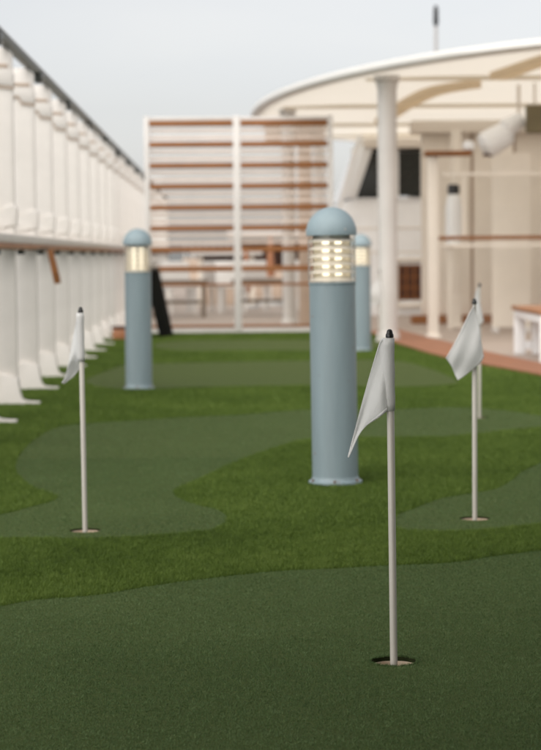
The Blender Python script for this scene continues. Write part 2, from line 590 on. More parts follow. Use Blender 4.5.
def scatter(y0, y1, dens):
    xa, xb = -0.118 * y1 - 0.6, 0.166 * y1 + 0.6
    n = int((xb - xa) * (y1 - y0) * dens)
    p = np.stack([RNG.uniform(xa, xb, n), RNG.uniform(y0, y1, n)], 1)
    ok = (p[:, 0] > -0.118 * p[:, 1] - 0.6) & (p[:, 0] < 0.166 * p[:, 1] + 0.6) & (p[:, 0] > -1.48)
    for x, y in PINS:
        ok &= (p[:, 0] - x) ** 2 + (p[:, 1] - y) ** 2 > (CUP_R + 0.001) ** 2
    return p[ok]


def grass():
    border = [(-3, -3), (-3, 23.7), (1.66, 23.7)] + BORDER_IN
    fp, fh, fw, gp, gh, gw = [], [], [], [], [], []
    for y0, y1, d, h, w in ((4.4, 6.7, 150000, 0.0135, 0.0018), (6.7, 10, 65000, 0.014, 0.0026), (10, 14, 20000, 0.014, 0.0045), (14, 23.6, 7000, 0.016, 0.008)):
        p = scatter(y0, y1, d)
        ok = inside(p, border)
        for k in GREENS:
            ok &= ~inside(p, GREENS[k])
        p = p[ok]
        fp.append(p); fh.append(np.full(len(p), h)); fw.append(np.full(len(p), w))
    for y0, y1, d, h, w in ((3.2, 4.7, 150000, 0.0045, 0.0016), (4.7, 6.4, 105000, 0.0045, 0.0018), (6.4, 9.0, 45000, 0.0045, 0.0026), (9.0, 12.0, 15000, 0.0045, 0.004)):
        p = scatter(y0, y1, d)
        ok = np.zeros(len(p), bool)
        for k in 'ABC':
            ok |= inside(p, GREENS[k])
        p = p[ok]
        gp.append(p); gh.append(np.full(len(p), h)); gw.append(np.full(len(p), w))
    for x, y in PINS[:1]:
        t = RNG.uniform(0, 2 * PI, 1500)
        r_ = CUP_R + RNG.uniform(-0.0006, 0.004, 1500)
        p = np.stack([x + r_ * np.cos(t), y + r_ * np.sin(t)], 1)
        gp.append(p); gh.append(np.full(1500, 0.0062)); gw.append(np.full(1500, 0.0016))
    o = blades('fringe_grass', np.concatenate(fp), np.concatenate(fh), np.concatenate(fw), 'blade_f', 1.0)
    tag(o, 'longer bright green artificial grass between the putting greens', 'grass', kind='stuff')
    o = blades('putting_pile', np.concatenate(gp), np.concatenate(gh), np.concatenate(gw), 'blade_g', 1.1, 0.003)
    tag(o, 'short grey green pile of the putting greens', 'grass', kind='stuff')


# unseen deck and deckhouse added above and behind the camera to shade near turf
def shade_deck():
    root = empty('shade_deck', (0, -4, 0))
    box('shade_slab', -1.62, 13, -5, SHADE_EDGE, 3.0, 3.25, 'cream', root, 0.02)
    box('added_edge_beam', -1.62, 13, SHADE_EDGE - 0.3, SHADE_EDGE - 0.003, 2.8, 2.997, 'cream', root, 0.02)
    box('added_back_wall', -1.62, 13, -1.0, -0.8, -0.012, 2.997, 'cream_dark', root)
    for x in (-0.2, 3.2, 6.6):
        box('added_door', x, x + 0.9, -0.8, -0.76, 0.0, 2.1, 'dark_glass', root)
    for x in (4.6, 9.0):
        lathe('column', [(0.12, -0.012), (0.12, 2.797)], 'white', root, 24, (x, SHADE_EDGE - 0.16, 0))  # added column, part of the unseen shade deck
    tag(root, kind='structure')


structure()
shade_deck()
grass()


# ------------------------------------------------------------------ windscreen along the left-hand side
def windscreen():
    XF = -1.33          # inner edge of the uprights
    root = empty('windscreen', (XF, 8.3, 0))
    tag(root, 'tall white windscreen of close uprights with dark top rail and brown handrail', 'windscreen')
    L0, L1 = 6.9 - 8.3, 46.0 - 8.3
    # everything below in local coordinates (x = 0 is the uprights' inner edge)
    up = prism('upright', [(-0.19, 0), (0, 0), (0, 2.22), (-0.05, 2.26), (-0.19, 2.26)], 'y', -0.02, 0.02, 'wall_white', root, 0.004)
    prism('foot', [(-0.20, 0), (0.14, 0), (0.14, 0.016), (0.045, 0.020), (0.022, 0.034), (0.012, 0.07), (0.008, 0.165), (-0.03, 0.185), (-0.11, 0.20), (-0.13, 0.175), (-0.20, 0.17)], 'y', -0.045, 0.045, 'wall_white', up, 0.004)
    prism('middle_bracket', [(-0.19, 1.12), (-0.07, 1.12), (-0.055, 1.14), (0.012, 1.135), (0.016, 1.25), (-0.005, 1.275), (-0.06, 1.262), (-0.075, 1.23), (-0.12, 1.225), (-0.13, 1.245), (-0.19, 1.245)], 'y', -0.034, 0.034, 'wall_white', up, 0.003)
    prism('top_bracket', [(-0.19, 2.07), (-0.10, 2.07), (-0.085, 2.025), (0.005, 2.015), (0.005, 2.10), (-0.03, 2.125), (-0.19, 2.13)], 'y', -0.034, 0.034, 'wall_white', up, 0.003)
    prism('bracket_shade_strip', [(-0.19, 2.05), (-0.11, 2.05), (-0.092, 2.005), (0.004, 1.995), (0.004, 2.012), (-0.086, 2.021), (-0.102, 2.067), (-0.19, 2.067)], 'y', -0.032, 0.032, 'shade_tan', up)  # tan strip painting in the brown shade under the bracket
    prism('bracket_shade_strip', [(-0.17, 2.135), (-0.03, 2.13), (-0.03, 2.155), (-0.17, 2.16)], 'y', -0.03, 0.03, 'shade_tan', up)  # second tan strip, above the bracket
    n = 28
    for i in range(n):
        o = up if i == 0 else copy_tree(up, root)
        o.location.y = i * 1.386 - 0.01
    pane = box('glass_pane', -0.165, -0.155, 0.06, 1.326, 0.12, 1.02, 'glass', root)
    pane2 = box('glass_pane', -0.165, -0.155, 0.06, 1.326, 1.09, 2.24, 'glass', root)
    for i in range(1, n - 1):
        for q in (pane, pane2):
            c = q.copy()
            COL.objects.link(c)
            c.location.y = i * 1.386
    # handrail: white carrier with a brown capping strip on its inner face
    box('handrail_carrier', -0.16, 0.018, L0, L1, 1.025, 1.082, 'wall_white', root, 0.006)
    h = box('handrail', -0.03, 0.03, L0, L1, 0.985, 1.021, 'terracotta', root, 0.008)
    h.data.materials[0] = M['teak_y']
    for i in range(n):
        c = box('handrail_bracket', -0.028, 0.02, -0.03, 0.03, 0.955, 0.983, 'clip', root) if i == 0 else br.copy()
        if i == 0:
            br = c
        else:
            COL.objects.link(c)
        c.location.y = i * 1.386 + 0.35
    # dark top rail
    tr = prism('top_rail', [(-0.062, 2.263), (0.0, 2.263), (0.0, 2.295), (-0.012, 2.308), (-0.05, 2.308), (-0.062, 2.295)], 'y', L0, L1, 'rail_dark', root, 0.004)
    box('rail_seal', -0.055, -0.007, L0, L1, 2.311, 2.323, 'mast', tr)
    for i in range(14):
        c = box('rail_clip', -0.045, 0.012, -0.08, 0.08, 2.205, 2.285, 'clip', tr, 0.008) if i == 0 else cl.copy()
        if i == 0:
            cl = c
        else:
            COL.objects.link(c)
        c.location.y = 0.83 + i * 2.62


windscreen()

# a strip of wood hanging under the handrail
mxp = Matrix.Translation((-1.19, 13.3, 0.985)) @ Matrix.Rotation(R(-12), 4, 'Y')
pd = prism('wooden_paddle', [(-0.017, -0.235), (0.022, -0.235), (0.026, -0.2), (0.022, 0.0), (-0.018, 0.0), (-0.021, -0.2)], 'y', -0.012, 0.012, 'teak', None, 0.003)
pd.matrix_world = mxp
tag(pd, 'short brown wooden strip hanging under the windscreen handrail', 'paddle')
hk = tube('hook', [(0, 0, -0.02), (0.0, 0.0, 0.012), (-0.06, 0, 0.02), (-0.1, 0, 0.02)], 0.005, 'clip', pd)


# ------------------------------------------------------------------ slatted screen across the end of the turf
def slat_screen():
    root = empty('slatted_screen', (-0.955, 23.5, 0))
    tag(root, 'white framed screen of two panels with brown wooden slats', 'screen')
    W_ = 2.25
    for x0, x1 in ((0, 0.06), (1.065, 1.15), (2.20, 2.26)):
        box('post', x0, x1, -0.04, 0.04, 0, 2.60, 'white', root, 0.006)
    for x0, x1 in ((0.063, 1.062), (1.153, 2.197)):
        box('top_bar', x0, x1, -0.03, 0.03, 2.548, 2.59, 'white', root, 0.004)
        box('bottom_bar', x0, x1, -0.035, 0.035, 0.0, 0.06, 'white', root, 0.004)
    zs = [2.512, 2.264, 2.012, 1.764, 1.511, 1.263, 1.01, 0.776, 0.585, 0.085]
    for x0, x1 in ((0.063, 1.062), (1.153, 2.197)):
        for i, z in enumerate(zs):
            th = 0.064 if i < 8 else 0.03
            box('slat', x0, x1, -0.045, 0.045, z - th / 2, z + th / 2, 'teak', root, 0.005)
        for i in range(6):
            for k in (1, 2):
                z = zs[i] + (zs[i + 1] - zs[i]) * k / 3
                box('thin_slat', x0, x1, -0.008, 0.008, z - 0.018, z + 0.018, 'pink_slat', root)
        box('glass_pane', x0 + 0.01, x1 - 0.01, 0.052, 0.060, 0.065, 2.54, 'glass', root)


slat_screen()


# ------------------------------------------------------------------ bollard lights
def make_bollard():
    root = empty('bollard_light', (0, 0, 0))
    post = lathe('post', [(0.0, 0.004), (0.094, 0.004), (0.094, 0.812), (0.097, 0.815), (0.097, 0.8215), (0.0, 0.8215)], 'bollard', root, 48)
    lathe('base_flange', [(0.0945, 0.030), (0.0965, 0.022), (0.100, 0.014), (0.109, 0.011), (0.110, 0.002), (0.0945, 0.001)], 'bollard', root, 48)
    for k in range(6):
        a = R(25 + 60 * k)
        lathe('bolt', [(0.0, 0.009), (0.004, 0.008), (0.0045, 0.002), (0.0045, -0.004)], 'rust', root, 8, (0.1035 * math.cos(a), 0.1035 * math.sin(a), 0.013))
    for sgn in (-1, 1):
        lathe('lamp_tube', [(0.0, 0.832), (0.0125, 0.832), (0.0135, 0.842), (0.0135, 0.998), (0.0125, 1.008), (0.0, 1.008)], 'tube', root, 12, (0.026 * sgn, -0.012, 0))
    for k in range(6):
        z = 0.838 + k * 0.0318
        lathe('louvre', [(0.047, z + 0.012), (0.066, z + 0.007), (0.0925, z - 0.007), (0.0935, z - 0.0105), (0.0905, z - 0.0105), (0.065, z + 0.003), (0.047, z + 0.009), (0.047, z + 0.012)], 'louvre', root, 40)
    # white reflector: an open trough standing behind the two tubes
    bm = bmesh.new()
    arc = [R(-5 + 10 * k) for k in range(20)]
    prev = None
    for t in arc:
        cur = [bm.verts.new((q * math.cos(t), q * math.sin(t), z)) for q, z in ((0.076, 0.8245), (0.076, 1.014), (0.074, 1.014), (0.074, 0.8245))]
        if prev:
            for k in range(4):
                bm.faces.new((prev[k], prev[(k + 1) % 4], cur[(k + 1) % 4], cur[k]))
        prev = cur
    finish('reflector', bm, 'louvre', root)
    lathe('lamp_glass', [(0.0965, 0.8225), (0.0975, 0.826), (0.0975, 1.0165), (0.0950, 1.0165), (0.0950, 0.826), (0.0945, 0.8225)], 'lamp_glass', root, 48)
    dome = [(0.0, 1.017), (0.094, 1.017), (0.0985, 1.012), (0.1025, 1.012), (0.1035, 1.020)]
    for k in range(1, 13):
        t = k / 12 * PI / 2
        dome.append((0.1035 * math.cos(t) if k < 12 else 0.0, 1.020 + 0.107 * math.sin(t)))
    cap = lathe('cap', dome, 'cap', root, 48)
    for k in range(3):
        a = R(-60 - 120 * k)
        lathe('cap_screw', [(0.0, 0.004), (0.004, 0.003), (0.004, -0.006)], 'mast', cap, 8, (0.1005 * math.cos(a), 0.1005 * math.sin(a), 1.036))
    return root


b0 = make_bollard()
BG = 'blue grey bollard lights on the turf'
for i, (x, y, rz, tilt, lab) in enumerate((
        (0.443, 7.935, 0.0, -0.55, 'blue grey domed bollard light, the nearest and largest of three'),
        (-0.617, 13.769, 0.5, 0.1, 'blue grey domed bollard light standing alone beside the white windscreen'),
        (1.313, 18.849, 0.2, 0.0, 'small blue grey bollard light half hidden behind the nearest bollard'))):
    b = b0 if i == 0 else copy_tree(b0)
    b.location = (x, y, 0.004)
    b.rotation_euler = (0, R(tilt), R(rz) * 0)
    tag(b, lab, 'bollard light', BG)


# ------------------------------------------------------------------ golf pins, flags and cups
def cloth(name, top, bot, parent, waves, nu=22, nv=14, thick=0.0009, vr=(0, 1), off=0.0):
    """top / bot: lists of (x,y,z) from the pole to the fly end; waves(u,v) -> (dx, dy, dz)"""
    T = [Vector(p) for p in smooth_poly(top, 8, False)]
    B = [Vector(p) for p in smooth_poly(bot, 8, False)]
    def at(c, t):
        f = t * (len(c) - 1)
        i = min(int(f), len(c) - 2)
        return c[i].lerp(c[i + 1], f - i)
    bm = bmesh.new()
    grid = []
    for i in range(nu + 1):
        u = i / nu
        row = []
        for j in range(nv + 1):
            v = vr[0] + (vr[1] - vr[0]) * j / nv
            p = Vector((0, off, 0)) + at(T, u).lerp(at(B, u), v) + Vector(waves(u, v))
            row.append(bm.verts.new(p))
        grid.append(row)
    for i in range(nu):
        for j in range(nv):
            bm.faces.new((grid[i][j], grid[i + 1][j], grid[i + 1][j + 1], grid[i][j + 1]))
    o = finish(name, bm, 'cloth', parent, 60)
    s = o.modifiers.new('thickness', 'SOLIDIFY')
    s.thickness = thick
    return o


def make_pin(x, y, tilt_x, tilt_y, label, top, bot, waves, sleeve=True, sleeve_w=0.0125, h=0.752):
    root = empty('golf_pin', (x, y, -0.02))
    root.rotation_euler = (R(tilt_x), R(tilt_y), 0)
    tag(root, label, 'golf pin', 'golf pins with white flags')
    h += 0.02
    pole = lathe('pole', [(0.0, -0.07), (0.0085, -0.07), (0.0085, h - 0.17), (0.007, h - 0.168), (0.0065, h), (0.0, h)], 'pole', root, 16)
    lathe('finial', [(0.0, h + 0.0165), (0.003, h + 0.016), (0.0058, h + 0.0135), (0.0070, h + 0.0095), (0.0074, h + 0.0065), (0.0088, h + 0.005), (0.0093, h + 0.001), (0.009, h - 0.003), (0.0, h - 0.003)], 'black', root, 16)
    fl = cloth('flag', [(a, b, c + h) for a, b, c in top], [(a, b, c + h) for a, b, c in bot], root, waves)
    # sewn hems along the two long edges
    for vr in ((0.0, 0.05), (0.95, 1.0)):
        cloth('flag_hem', [(a, b, c + h) for a, b, c in top], [(a, b, c + h) for a, b, c in bot], fl, waves, 22, 2, 0.0009, vr, -0.0011)
    if sleeve:
        # hem sewn round the pole: a flattened tube with a stitched edge
        bm = bmesh.new()
        ring = []
        nz = 10
        for k in range(nz + 1):
            z = h - 0.004 - 0.166 * k / nz
            wob = 0.0006 * math.sin(k * 1.7)
            ring.append([bm.verts.new(((sleeve_w + wob) * math.cos(a) - 0.002, 0.0098 * math.sin(a), z)) for a in [2 * PI * q / 20 for q in range(20)]])
        for a, b in zip(ring, ring[1:]):
            for q in range(20):
                bm.faces.new((a[q], a[(q + 1) % 20], b[(q + 1) % 20], b[q]))
        o = finish('flag_sleeve', bm, 'cloth', fl, 60)
        s = o.modifiers.new('thickness', 'SOLIDIFY')
        s.thickness = 0.0009
    return root


def make_cup(x, y, label):
    r = CUP_R
    d = -0.0065 if y < 5 else -0.003
    root = empty('golf_cup', (x, y, 0))
    lathe('liner', [(r - 0.0015, d), (r - 0.0005, d + 0.0005), (r, d), (r, -0.10), (0.0, -0.10), (0.0, -0.097), (r - 0.003, -0.097), (r - 0.0015, d)], 'cup', root, 40)
    lathe('turf_edge', [(r + 0.0002, 0.0035), (r + 0.003, 0.002), (r + 0.003, -0.013), (r + 0.0002, -0.0105), (r + 0.0002, 0.0035)], 'soil', root, 40)
    tag(root, label, 'golf cup', 'cups sunk into the putting greens')


# front pin: the fly end droops to the left in a long fold
make_pin(*PINS[0], 0.0, -0.45, 'nearest golf pin, limp white flag drooping to a point at its left',
         [(-0.012, 0.002, -0.004), (-0.020, 0.006, -0.008), (-0.034, 0.014, -0.050), (-0.060, 0.026, -0.140), (-0.078, 0.032, -0.208), (-0.091, 0.036, -0.258), (-0.0965, 0.037, -0.279)],
         [(-0.008, -0.009, -0.170), (-0.017, -0.010, -0.176), (-0.034, -0.004, -0.189), (-0.054, 0.008, -0.204), (-0.072, 0.020, -0.226), (-0.088, 0.032, -0.260), (-0.0955, 0.037, -0.2785)],
         lambda u, v: (0.0, (0.0045 * math.sin(u * 9.0 + v * 3.0) + 0.003 * math.sin(v * 8.0 - u * 4.0)) * min(1, u * 5), 0.0))
make_pin(*PINS[1], 0.0, -0.35, 'golf pin on the left green, flag hanging in a narrow fold beside its pole',
         [(-0.012, 0.0, -0.004), (-0.018, 0.03, -0.03), (-0.030, 0.045, -0.07), (-0.046, 0.05, -0.15), (-0.060, 0.045, -0.215), (-0.070, 0.04, -0.245)],
         [(-0.012, 0.004, -0.168), (-0.014, 0.02, -0.17), (-0.014, 0.04, -0.18), (-0.015, 0.05, -0.198), (-0.040, 0.048, -0.226), (-0.068, 0.041, -0.247)],
         lambda u, v: (0.004 * math.sin(v * 6 + u * 3) * u, 0.014 * math.sin(u * 6 + v * 4) * min(1, u * 3), 0.0))
make_pin(*PINS[2], 0.0, 0.0, 'golf pin on the right green, white flag blown flat in a diamond',
         [(-0.004, -0.011, -0.006), (-0.026, -0.020, -0.045), (-0.062, -0.030, -0.115), (-0.090, -0.034, -0.165), (-0.105, -0.034, -0.190)],
         [(0.034, -0.014, -0.186), (0.022, -0.020, -0.208), (-0.006, -0.026, -0.232), (-0.036, -0.030, -0.254), (-0.060, -0.030, -0.268)],
         lambda u, v: (0.003 * math.sin(v * 5), 0.005 * math.sin(u * 6 + v * 4) + 0.003 * math.sin(v * 9 - u * 5) - 0.006 * math.sin(v * PI), 0.0), sleeve=False, h=0.764)
make_pin(*PINS[3], 0.0, 0.2, 'farther golf pin just behind the right flag, its own flag peeping out',
         [(-0.010, -0.004, -0.004), (-0.022, -0.02, -0.03), (-0.035, -0.03, -0.09), (-0.05, -0.03, -0.17), (-0.06, -0.03, -0.22)],
         [(0.020, -0.010, -0.20), (0.010, -0.02, -0.21), (-0.008, -0.03, -0.225), (-0.03, -0.03, -0.235), (-0.056, -0.03, -0.245)],
         lambda u, v: (0.0, 0.010 * math.sin(u * 6 + v * 4), 0.0), sleeve=False)
make_pin(*PINS[4], 0.0, 0.0, 'farthest golf pin in front of the white canopy column',
         [(-0.010, -0.004, -0.004), (-0.03, -0.02, -0.06), (-0.08, -0.03, -0.16), (-0.125, -0.03, -0.24), (-0.14, -0.03, -0.29)],
         [(0.02, -0.010, -0.20), (0.016, -0.02, -0.26), (0.0, -0.03, -0.33), (-0.05, -0.03, -0.37), (-0.11, -0.03, -0.36)],
         lambda u, v: (0.0, 0.012 * math.sin(u * 6 + v * 4), 0.0), sleeve=False)
for (x, y), lab in zip(PINS, ('cup with beige liner at the nearest pin', 'cup at the foot of the pin on the left green', 'cup at the foot of the pin with the diamond flag',
                              'cup behind the right flag, seen nearly edge on', 'farthest cup beside the white canopy column')):
    make_cup(x, y, lab)


# ------------------------------------------------------------------ black folding board and small brown box by the screen
def black_board():
    root = empty('folding_board', (-0.845, 22.55, 0))
    root.rotation_euler = (0, 0, R(74))
    for s in (-1, 1):
        mx = Matrix.Translation((0, s * 0.17, 0.0)) @ Matrix.Rotation(R(12.5 * s), 4, 'X')
        p = box('panel', -0.24, 0.24, -0.011, 0.011, 0.004, 0.80, 'black_cloth', root, 0.004, mx)
        box('panel_foot', -0.2, 0.2, -0.012, 0.012, 0.0, 0.003, 'black', p, 0, mx)
    box('hinge', -0.22, 0.22, -0.022, 0.022, 0.775, 0.80, 'clip', root, 0.004)
    box('white_clip', -0.20, 0.05, -0.05, 0.04, 0.803, 0.90, 'white', root, 0.012)
    tag(root, 'black folding board with a white clip in front of the slatted screen', 'board')


black_board()
root = empty('crate', (-1.17, 22.0, 0))
box('box_body', -0.10, 0.08, -0.12, 0.12, 0.004, 0.12, 'terracotta', root, 0.008)
box('lid', -0.11, 0.09, -0.13, 0.13, 0.122, 0.15, 'brown', root, 0.008)
tag(root, 'small reddish brown box at the foot of the windscreen', 'box')


# ------------------------------------------------------------------ canopy and its columns
def canopy():
    cx, cy, rx, ryn, ryf = 4.97, 26.9, 4.60, 9.95, 7.55
    root = empty('canopy', (cx, cy, 0))
    tag(root, 'large cream oval canopy with a thin white rim on round columns', 'canopy')
    N = 96
    def ell(t, s=1.0):
        return (rx * s * math.cos(t), (ryn if math.sin(t) < 0 else ryf) * s * math.sin(t))
    def band(name, prof, m, closed_top=False):
        bm = bmesh.new()
        rings = []
        for s, z in prof:
            rings.append([bm.verts.new((*ell(2 * PI * i / N, s), z)) for i in range(N)])
        for a, b in zip(rings, rings[1:]):
            for i in range(N):
                bm.faces.new((a[i], a[(i + 1) % N], b[(i + 1) % N], b[i]))
        if closed_top:
            bm.faces.new(rings[-1])
        return finish(name, bm, m, root, 50)
    band('rim', [(0.975, 2.822), (0.989, 2.817), (0.997, 2.826), (1.0, 2.842), (1.0, 2.885), (0.997, 2.905), (0.989, 2.915), (0.975, 2.91)], 'canopy_rim')
    band('roof_membrane', [(0.977, 2.828), (0.93, 2.836), (0.8, 2.855), (0.6, 2.875), (0.35, 2.89), (0.1, 2.89)], 'canopy', True)
    # shallow cross ribs under the membrane
    for ya in (-5.6, -1.6, 2.0, 4.6):
        ry = ryn if ya < 0 else ryf
        xe = rx * 0.95 * math.sqrt(max(0.0, 1 - (ya / (ry * 0.95)) ** 2)) - 0.1
        box('rib', -xe, xe, ya - 0.06, ya + 0.06, 2.815, 2.86, 'canopy', root, 0.01)
    # the lengthways carrying beam that shows as a darker arc
    for pts in ([(-2.72, 1.1), (-2.69, -1.2), (-2.62, -3.1), (-2.49, -4.3), (-2.17, -5.07)], [(-2.04, -6.0), (-1.95, -6.8), (-1.86, -7.65), (-1.75, -8.5)]):
        bm = bmesh.new()
        c = smooth_poly(pts, 8, False)
        rows = []
        for i, p in enumerate(c):
            q = np.array(c[min(i + 1, len(c) - 1)]) - np.array(c[max(i - 1, 0)])
            nrm = np.array((-q[1], q[0])) / np.linalg.norm(q)
            rows.append([bm.verts.new((p[0] + nrm[0] * s * 0.09, p[1] + nrm[1] * s * 0.09, z)) for s, z in ((-1, 2.86), (-1, 2.775), (1, 2.775), (1, 2.86))])
        for p, q in zip(rows, rows[1:]):
            for k in range(4):
                bm.faces.new((p[k], p[(k + 1) % 4], q[(k + 1) % 4], q[k]))
        bm.faces.new(rows[0])
        bm.faces.new(rows[-1][::-1])
        finish('curved_beam', bm, 'canopy_beam', root, 30)
    for (x, y, r) in ((1.75, 20.96, 0.104), (0.84, 25.7, 0.085), (4.9, 19.9, 0.104), (1.5, 31.0, 0.09), (7.6, 21.5, 0.104), (8.2, 31.0, 0.104)):
        col = lathe('column', [(r, -0.012), (r, 2.70), (r * 1.1, 2.72), (r * 1.1, 2.76), (r * 1.35, 2.78), (r * 1.35, 2.838)], 'white', root, 32, (x - cx, y - cy, 0))
        lathe('column_base', [(r + 0.003, 0.10), (r * 1.18, 0.085), (r * 1.22, 0.02), (r * 1.35, 0.012), (r * 1.35, -0.012)], 'white', col, 32, (x - cx, y - cy, 0))


canopy()


# ------------------------------------------------------------------ white deckhouse with dark windows
def deckhouse():
    root = empty('deckhouse', (1.78, 30.0, 0))
    tag(root, 'white deckhouse with slanted end and dark upper windows under the canopy', 'deckhouse')
    # lower wall, upper frame with a raked end
    prism('wall', [(0.0, -0.012), (1.95, -0.012), (1.95, 1.79), (0.22, 1.79), (0.0, 1.72)], 'y', 0, 3.0, 'house_white', root, 0.01)
    prism('raked_end', [(0.03, 1.793), (0.235, 1.793), (0.50, 2.55), (0.40, 2.62), (0.36, 2.62)], 'y', -0.05, 2.9, 'house_white', root, 0.01)
    prism('raked_strut', [(-0.14, 1.45), (-0.06, 1.45), (0.33, 2.70), (0.25, 2.74)], 'y', -0.35, -0.27, 'house_white', root, 0.01)
    prism('window', [(0.245, 1.795), (0.60, 1.795), (0.60, 2.50), (0.49, 2.50)], 'y', 0.03, 0.06, 'dark_glass', root)
    box('mullion', 0.603, 0.90, 0.0, 2.9, 1.793, 2.55, 'house_white', root, 0.006)
    box('window', 0.903, 1.30, 0.03, 0.06, 1.82, 2.50, 'dark_glass', root)
    box('sill', 0.24, 1.32, -0.04, 0.028, 1.765, 1.79, 'house_white', root, 0.004)
    box('mullion', 1.303, 1.95, 0.0, 2.9, 1.793, 2.55, 'cream', root, 0.006)
    box('lintel', 0.36, 2.0, -0.12, 3.0, 2.553, 2.70, 'cream', root, 0.01)
    # small brown window low in the wall
    sh = box('shuttered_window', 0.88, 1.25, -0.012, 0.0, 0.225, 0.765, 'brown', root)
    for k in range(3):
        box('glazing_bar', 0.88 + 0.1167 * k, 0.905 + 0.1167 * k, -0.03, -0.013, 0.225, 0.765, 'teak', sh, 0.003)
    for k in range(4):
        box('glazing_bar', 0.882, 1.248, -0.027, -0.0135, 0.24 + 0.165 * k, 0.258 + 0.165 * k, 'teak', sh, 0.003)
    box('window_frame', 0.83, 0.878, -0.05, -0.001, 0.17, 0.82, 'cream', root, 0.004)
    box('window_frame', 1.252, 1.30, -0.05, -0.001, 0.17, 0.82, 'cream', root, 0.004)
    box('window_frame', 0.83, 1.30, -0.06, -0.001, 0.823, 0.87, 'cream', root, 0.004)
    box('window_sill', 0.80, 1.33, -0.09, -0.001, 0.12, 0.167, 'cream', root, 0.004)
    for z in (0.95, 1.32):
        box('trim', 0.02, 1.93, -0.012, -0.001, z, z + 0.02, 'cream', root)


deckhouse()


# ------------------------------------------------------------------ cream bar pavilion on the right with its railing
def pavilion():
    root = empty('bar_pavilion', (2.33, 21.85, 0))
    tag(root, 'cream bar pavilion with tall wall panels behind a brown topped railing', 'pavilion')
    # back wall of panels (local y = 5)
    xs = [0.35, 1.05, 1.62, 2.05, 2.75, 3.5, 4.4, 5.4]
    for i, (a, b) in enumerate(zip(xs, xs[1:])):
        box('wall_panel', a, b - 0.045, 4.6, 4.8, 0.10, 2.55, 'cream', root, 0.006)
        box('wall_strip', b - 0.042, b - 0.003, 4.63, 4.78, 0.10, 2.55, 'cream_dark', root)
    box('plinth', 0.2, 5.4, 4.45, 4.8, -0.012, 0.097, 'teak', root, 0.006)
    box('header', 0.2, 5.4, 4.4, 4.85, 2.553, 2.72, 'cream', root, 0.01)
    # posts
    for x, y, w, z in ((0.0, 0.0, 0.058, 2.02), (0.62, 3.0, 0.06, 2.5), (1.27, 3.0, 0.065, 2.5), (2.3, 0.0, 0.058, 2.02)):
        p = box('post', x - w, x + w, y - w, y + w, -0.012, z, 'cream', root, 0.008)
        box('post_foot', x - w - 0.02, x + w + 0.02, y - w - 0.02, y + w + 0.02, -0.012, 0.03, 'cream', p, 0.004)
    box('roof_beam', -0.09, 0.42, -0.14, 0.14, 2.023, 2.075, 'teak', root, 0.006)
    # railing
    box('handrail', 0.06, 2.235, -0.045, 0.045, 1.085, 1.13, 'teak', root, 0.01)
    box('middle_rail', 0.06, 2.235, -0.016, 0.016, 1.005, 1.03, 'cream', root, 0.004)
    box('top_rail', 0.10, 2.235, -0.02, 0.02, 1.80, 1.835, 'cream', root, 0.005)
    box('glass_pane', 0.10, 2.2, -0.005, 0.005, 0.10, 1.00, 'glass', root)
    box('glass_pane', 0.10, 2.2, -0.005, 0.005, 1.14, 1.795, 'glass', root)
    for x in (0.35, 1.75):
        box('rail_upright', x - 0.013, x + 0.013, -0.012, 0.012, 1.133, 1.797, 'cream', root)
    # counter behind the railing
    box('counter', 0.42, 2.6, 2.2, 2.55, 1.01, 1.05, 'cream', root, 0.008)
    for x in (0.46, 2.5):
        box('counter_leg', x - 0.03, x + 0.03, 2.3, 2.36, -0.012, 1.008, 'cream', root, 0.005)
    lathe('beam_lamp', [(0.0, 0.10), (0.05, 0.09), (0.07, 0.05), (0.06, 0.0), (0.0, -0.01)], 'house_white', root, 16, (0.40, -0.05, 2.09))


pavilion()

# white canister with a dark cap on the counter
root = empty('canister', (2.84, 24.2, 1.052))
root.scale = (1.12, 1.12, 1.0)
lathe('body', [(0.0, 0.0), (0.07, 0.0), (0.085, 0.02), (0.09, 0.12), (0.088, 0.45), (0.075, 0.56), (0.06, 0.61), (0.0, 0.615)], 'house_white', root, 24)
lathe('lid', [(0.064, 0.617), (0.067, 0.63), (0.067, 0.71), (0.058, 0.735), (0.0, 0.74)], 'black', root, 24)
tag(root, 'tall white canister with a black lid standing on the bar counter', 'canister')

# white floodlight heads hanging below the canopy
root = empty('floodlight', (3.17, 22.2, 2.72))
tube('hanger', [(0.18, 0, 0.12), (0.18, 0, -0.40)], 0.02, 'cream', root)
def capsule(name, a, b, r, m, parent):
    a, b = Vector(a), Vector(b)
    d = (b - a)
    pts, rr = [], []
    for t in np.linspace(0, 1, 17):
        e = min(t, 1 - t) / 0.22
        rr.append(max(0.004, r * (1 if e >= 1 else math.sqrt(max(0, 1 - (1 - e) ** 2))) * (1.08 - 0.16 * t)))
        pts.append(a + d * t)
    return tube(name, pts, rr, m, parent, 20)
h1 = capsule('lamp_head', (-0.26, -0.05, -0.60), (0.10, 0.0, -0.40), 0.15, 'house_white', root)
lathe('lens', [(0.0, 0.0), (0.055, 0.0), (0.06, -0.03), (0.0, -0.035)], 'brown', h1, 20, (-0.18, -0.06, -0.66))
h2 = capsule('lamp_head', (-0.02, -0.05, -0.40), (0.24, 0.0, -0.27), 0.105, 'house_white', root)
tag(root, 'white rounded floodlight heads hanging under the canopy at upper right', 'floodlight')

root = empty('speaker', (3.50, 22.0, 2.28))
box('cabinet', -0.095, 0.095, -0.08, 0.09, 0.0, 0.31, 'olive', root, 0.01)
box('grille', -0.08, 0.08, -0.086, -0.081, 0.015, 0.295, 'olive', root)
tube('bracket', [(0, 0.0, 0.31), (0, 0, 0.56)], 0.015, 'cream', root)
tag(root, 'olive brown loudspeaker box hanging at the right edge of the photo', 'speaker')

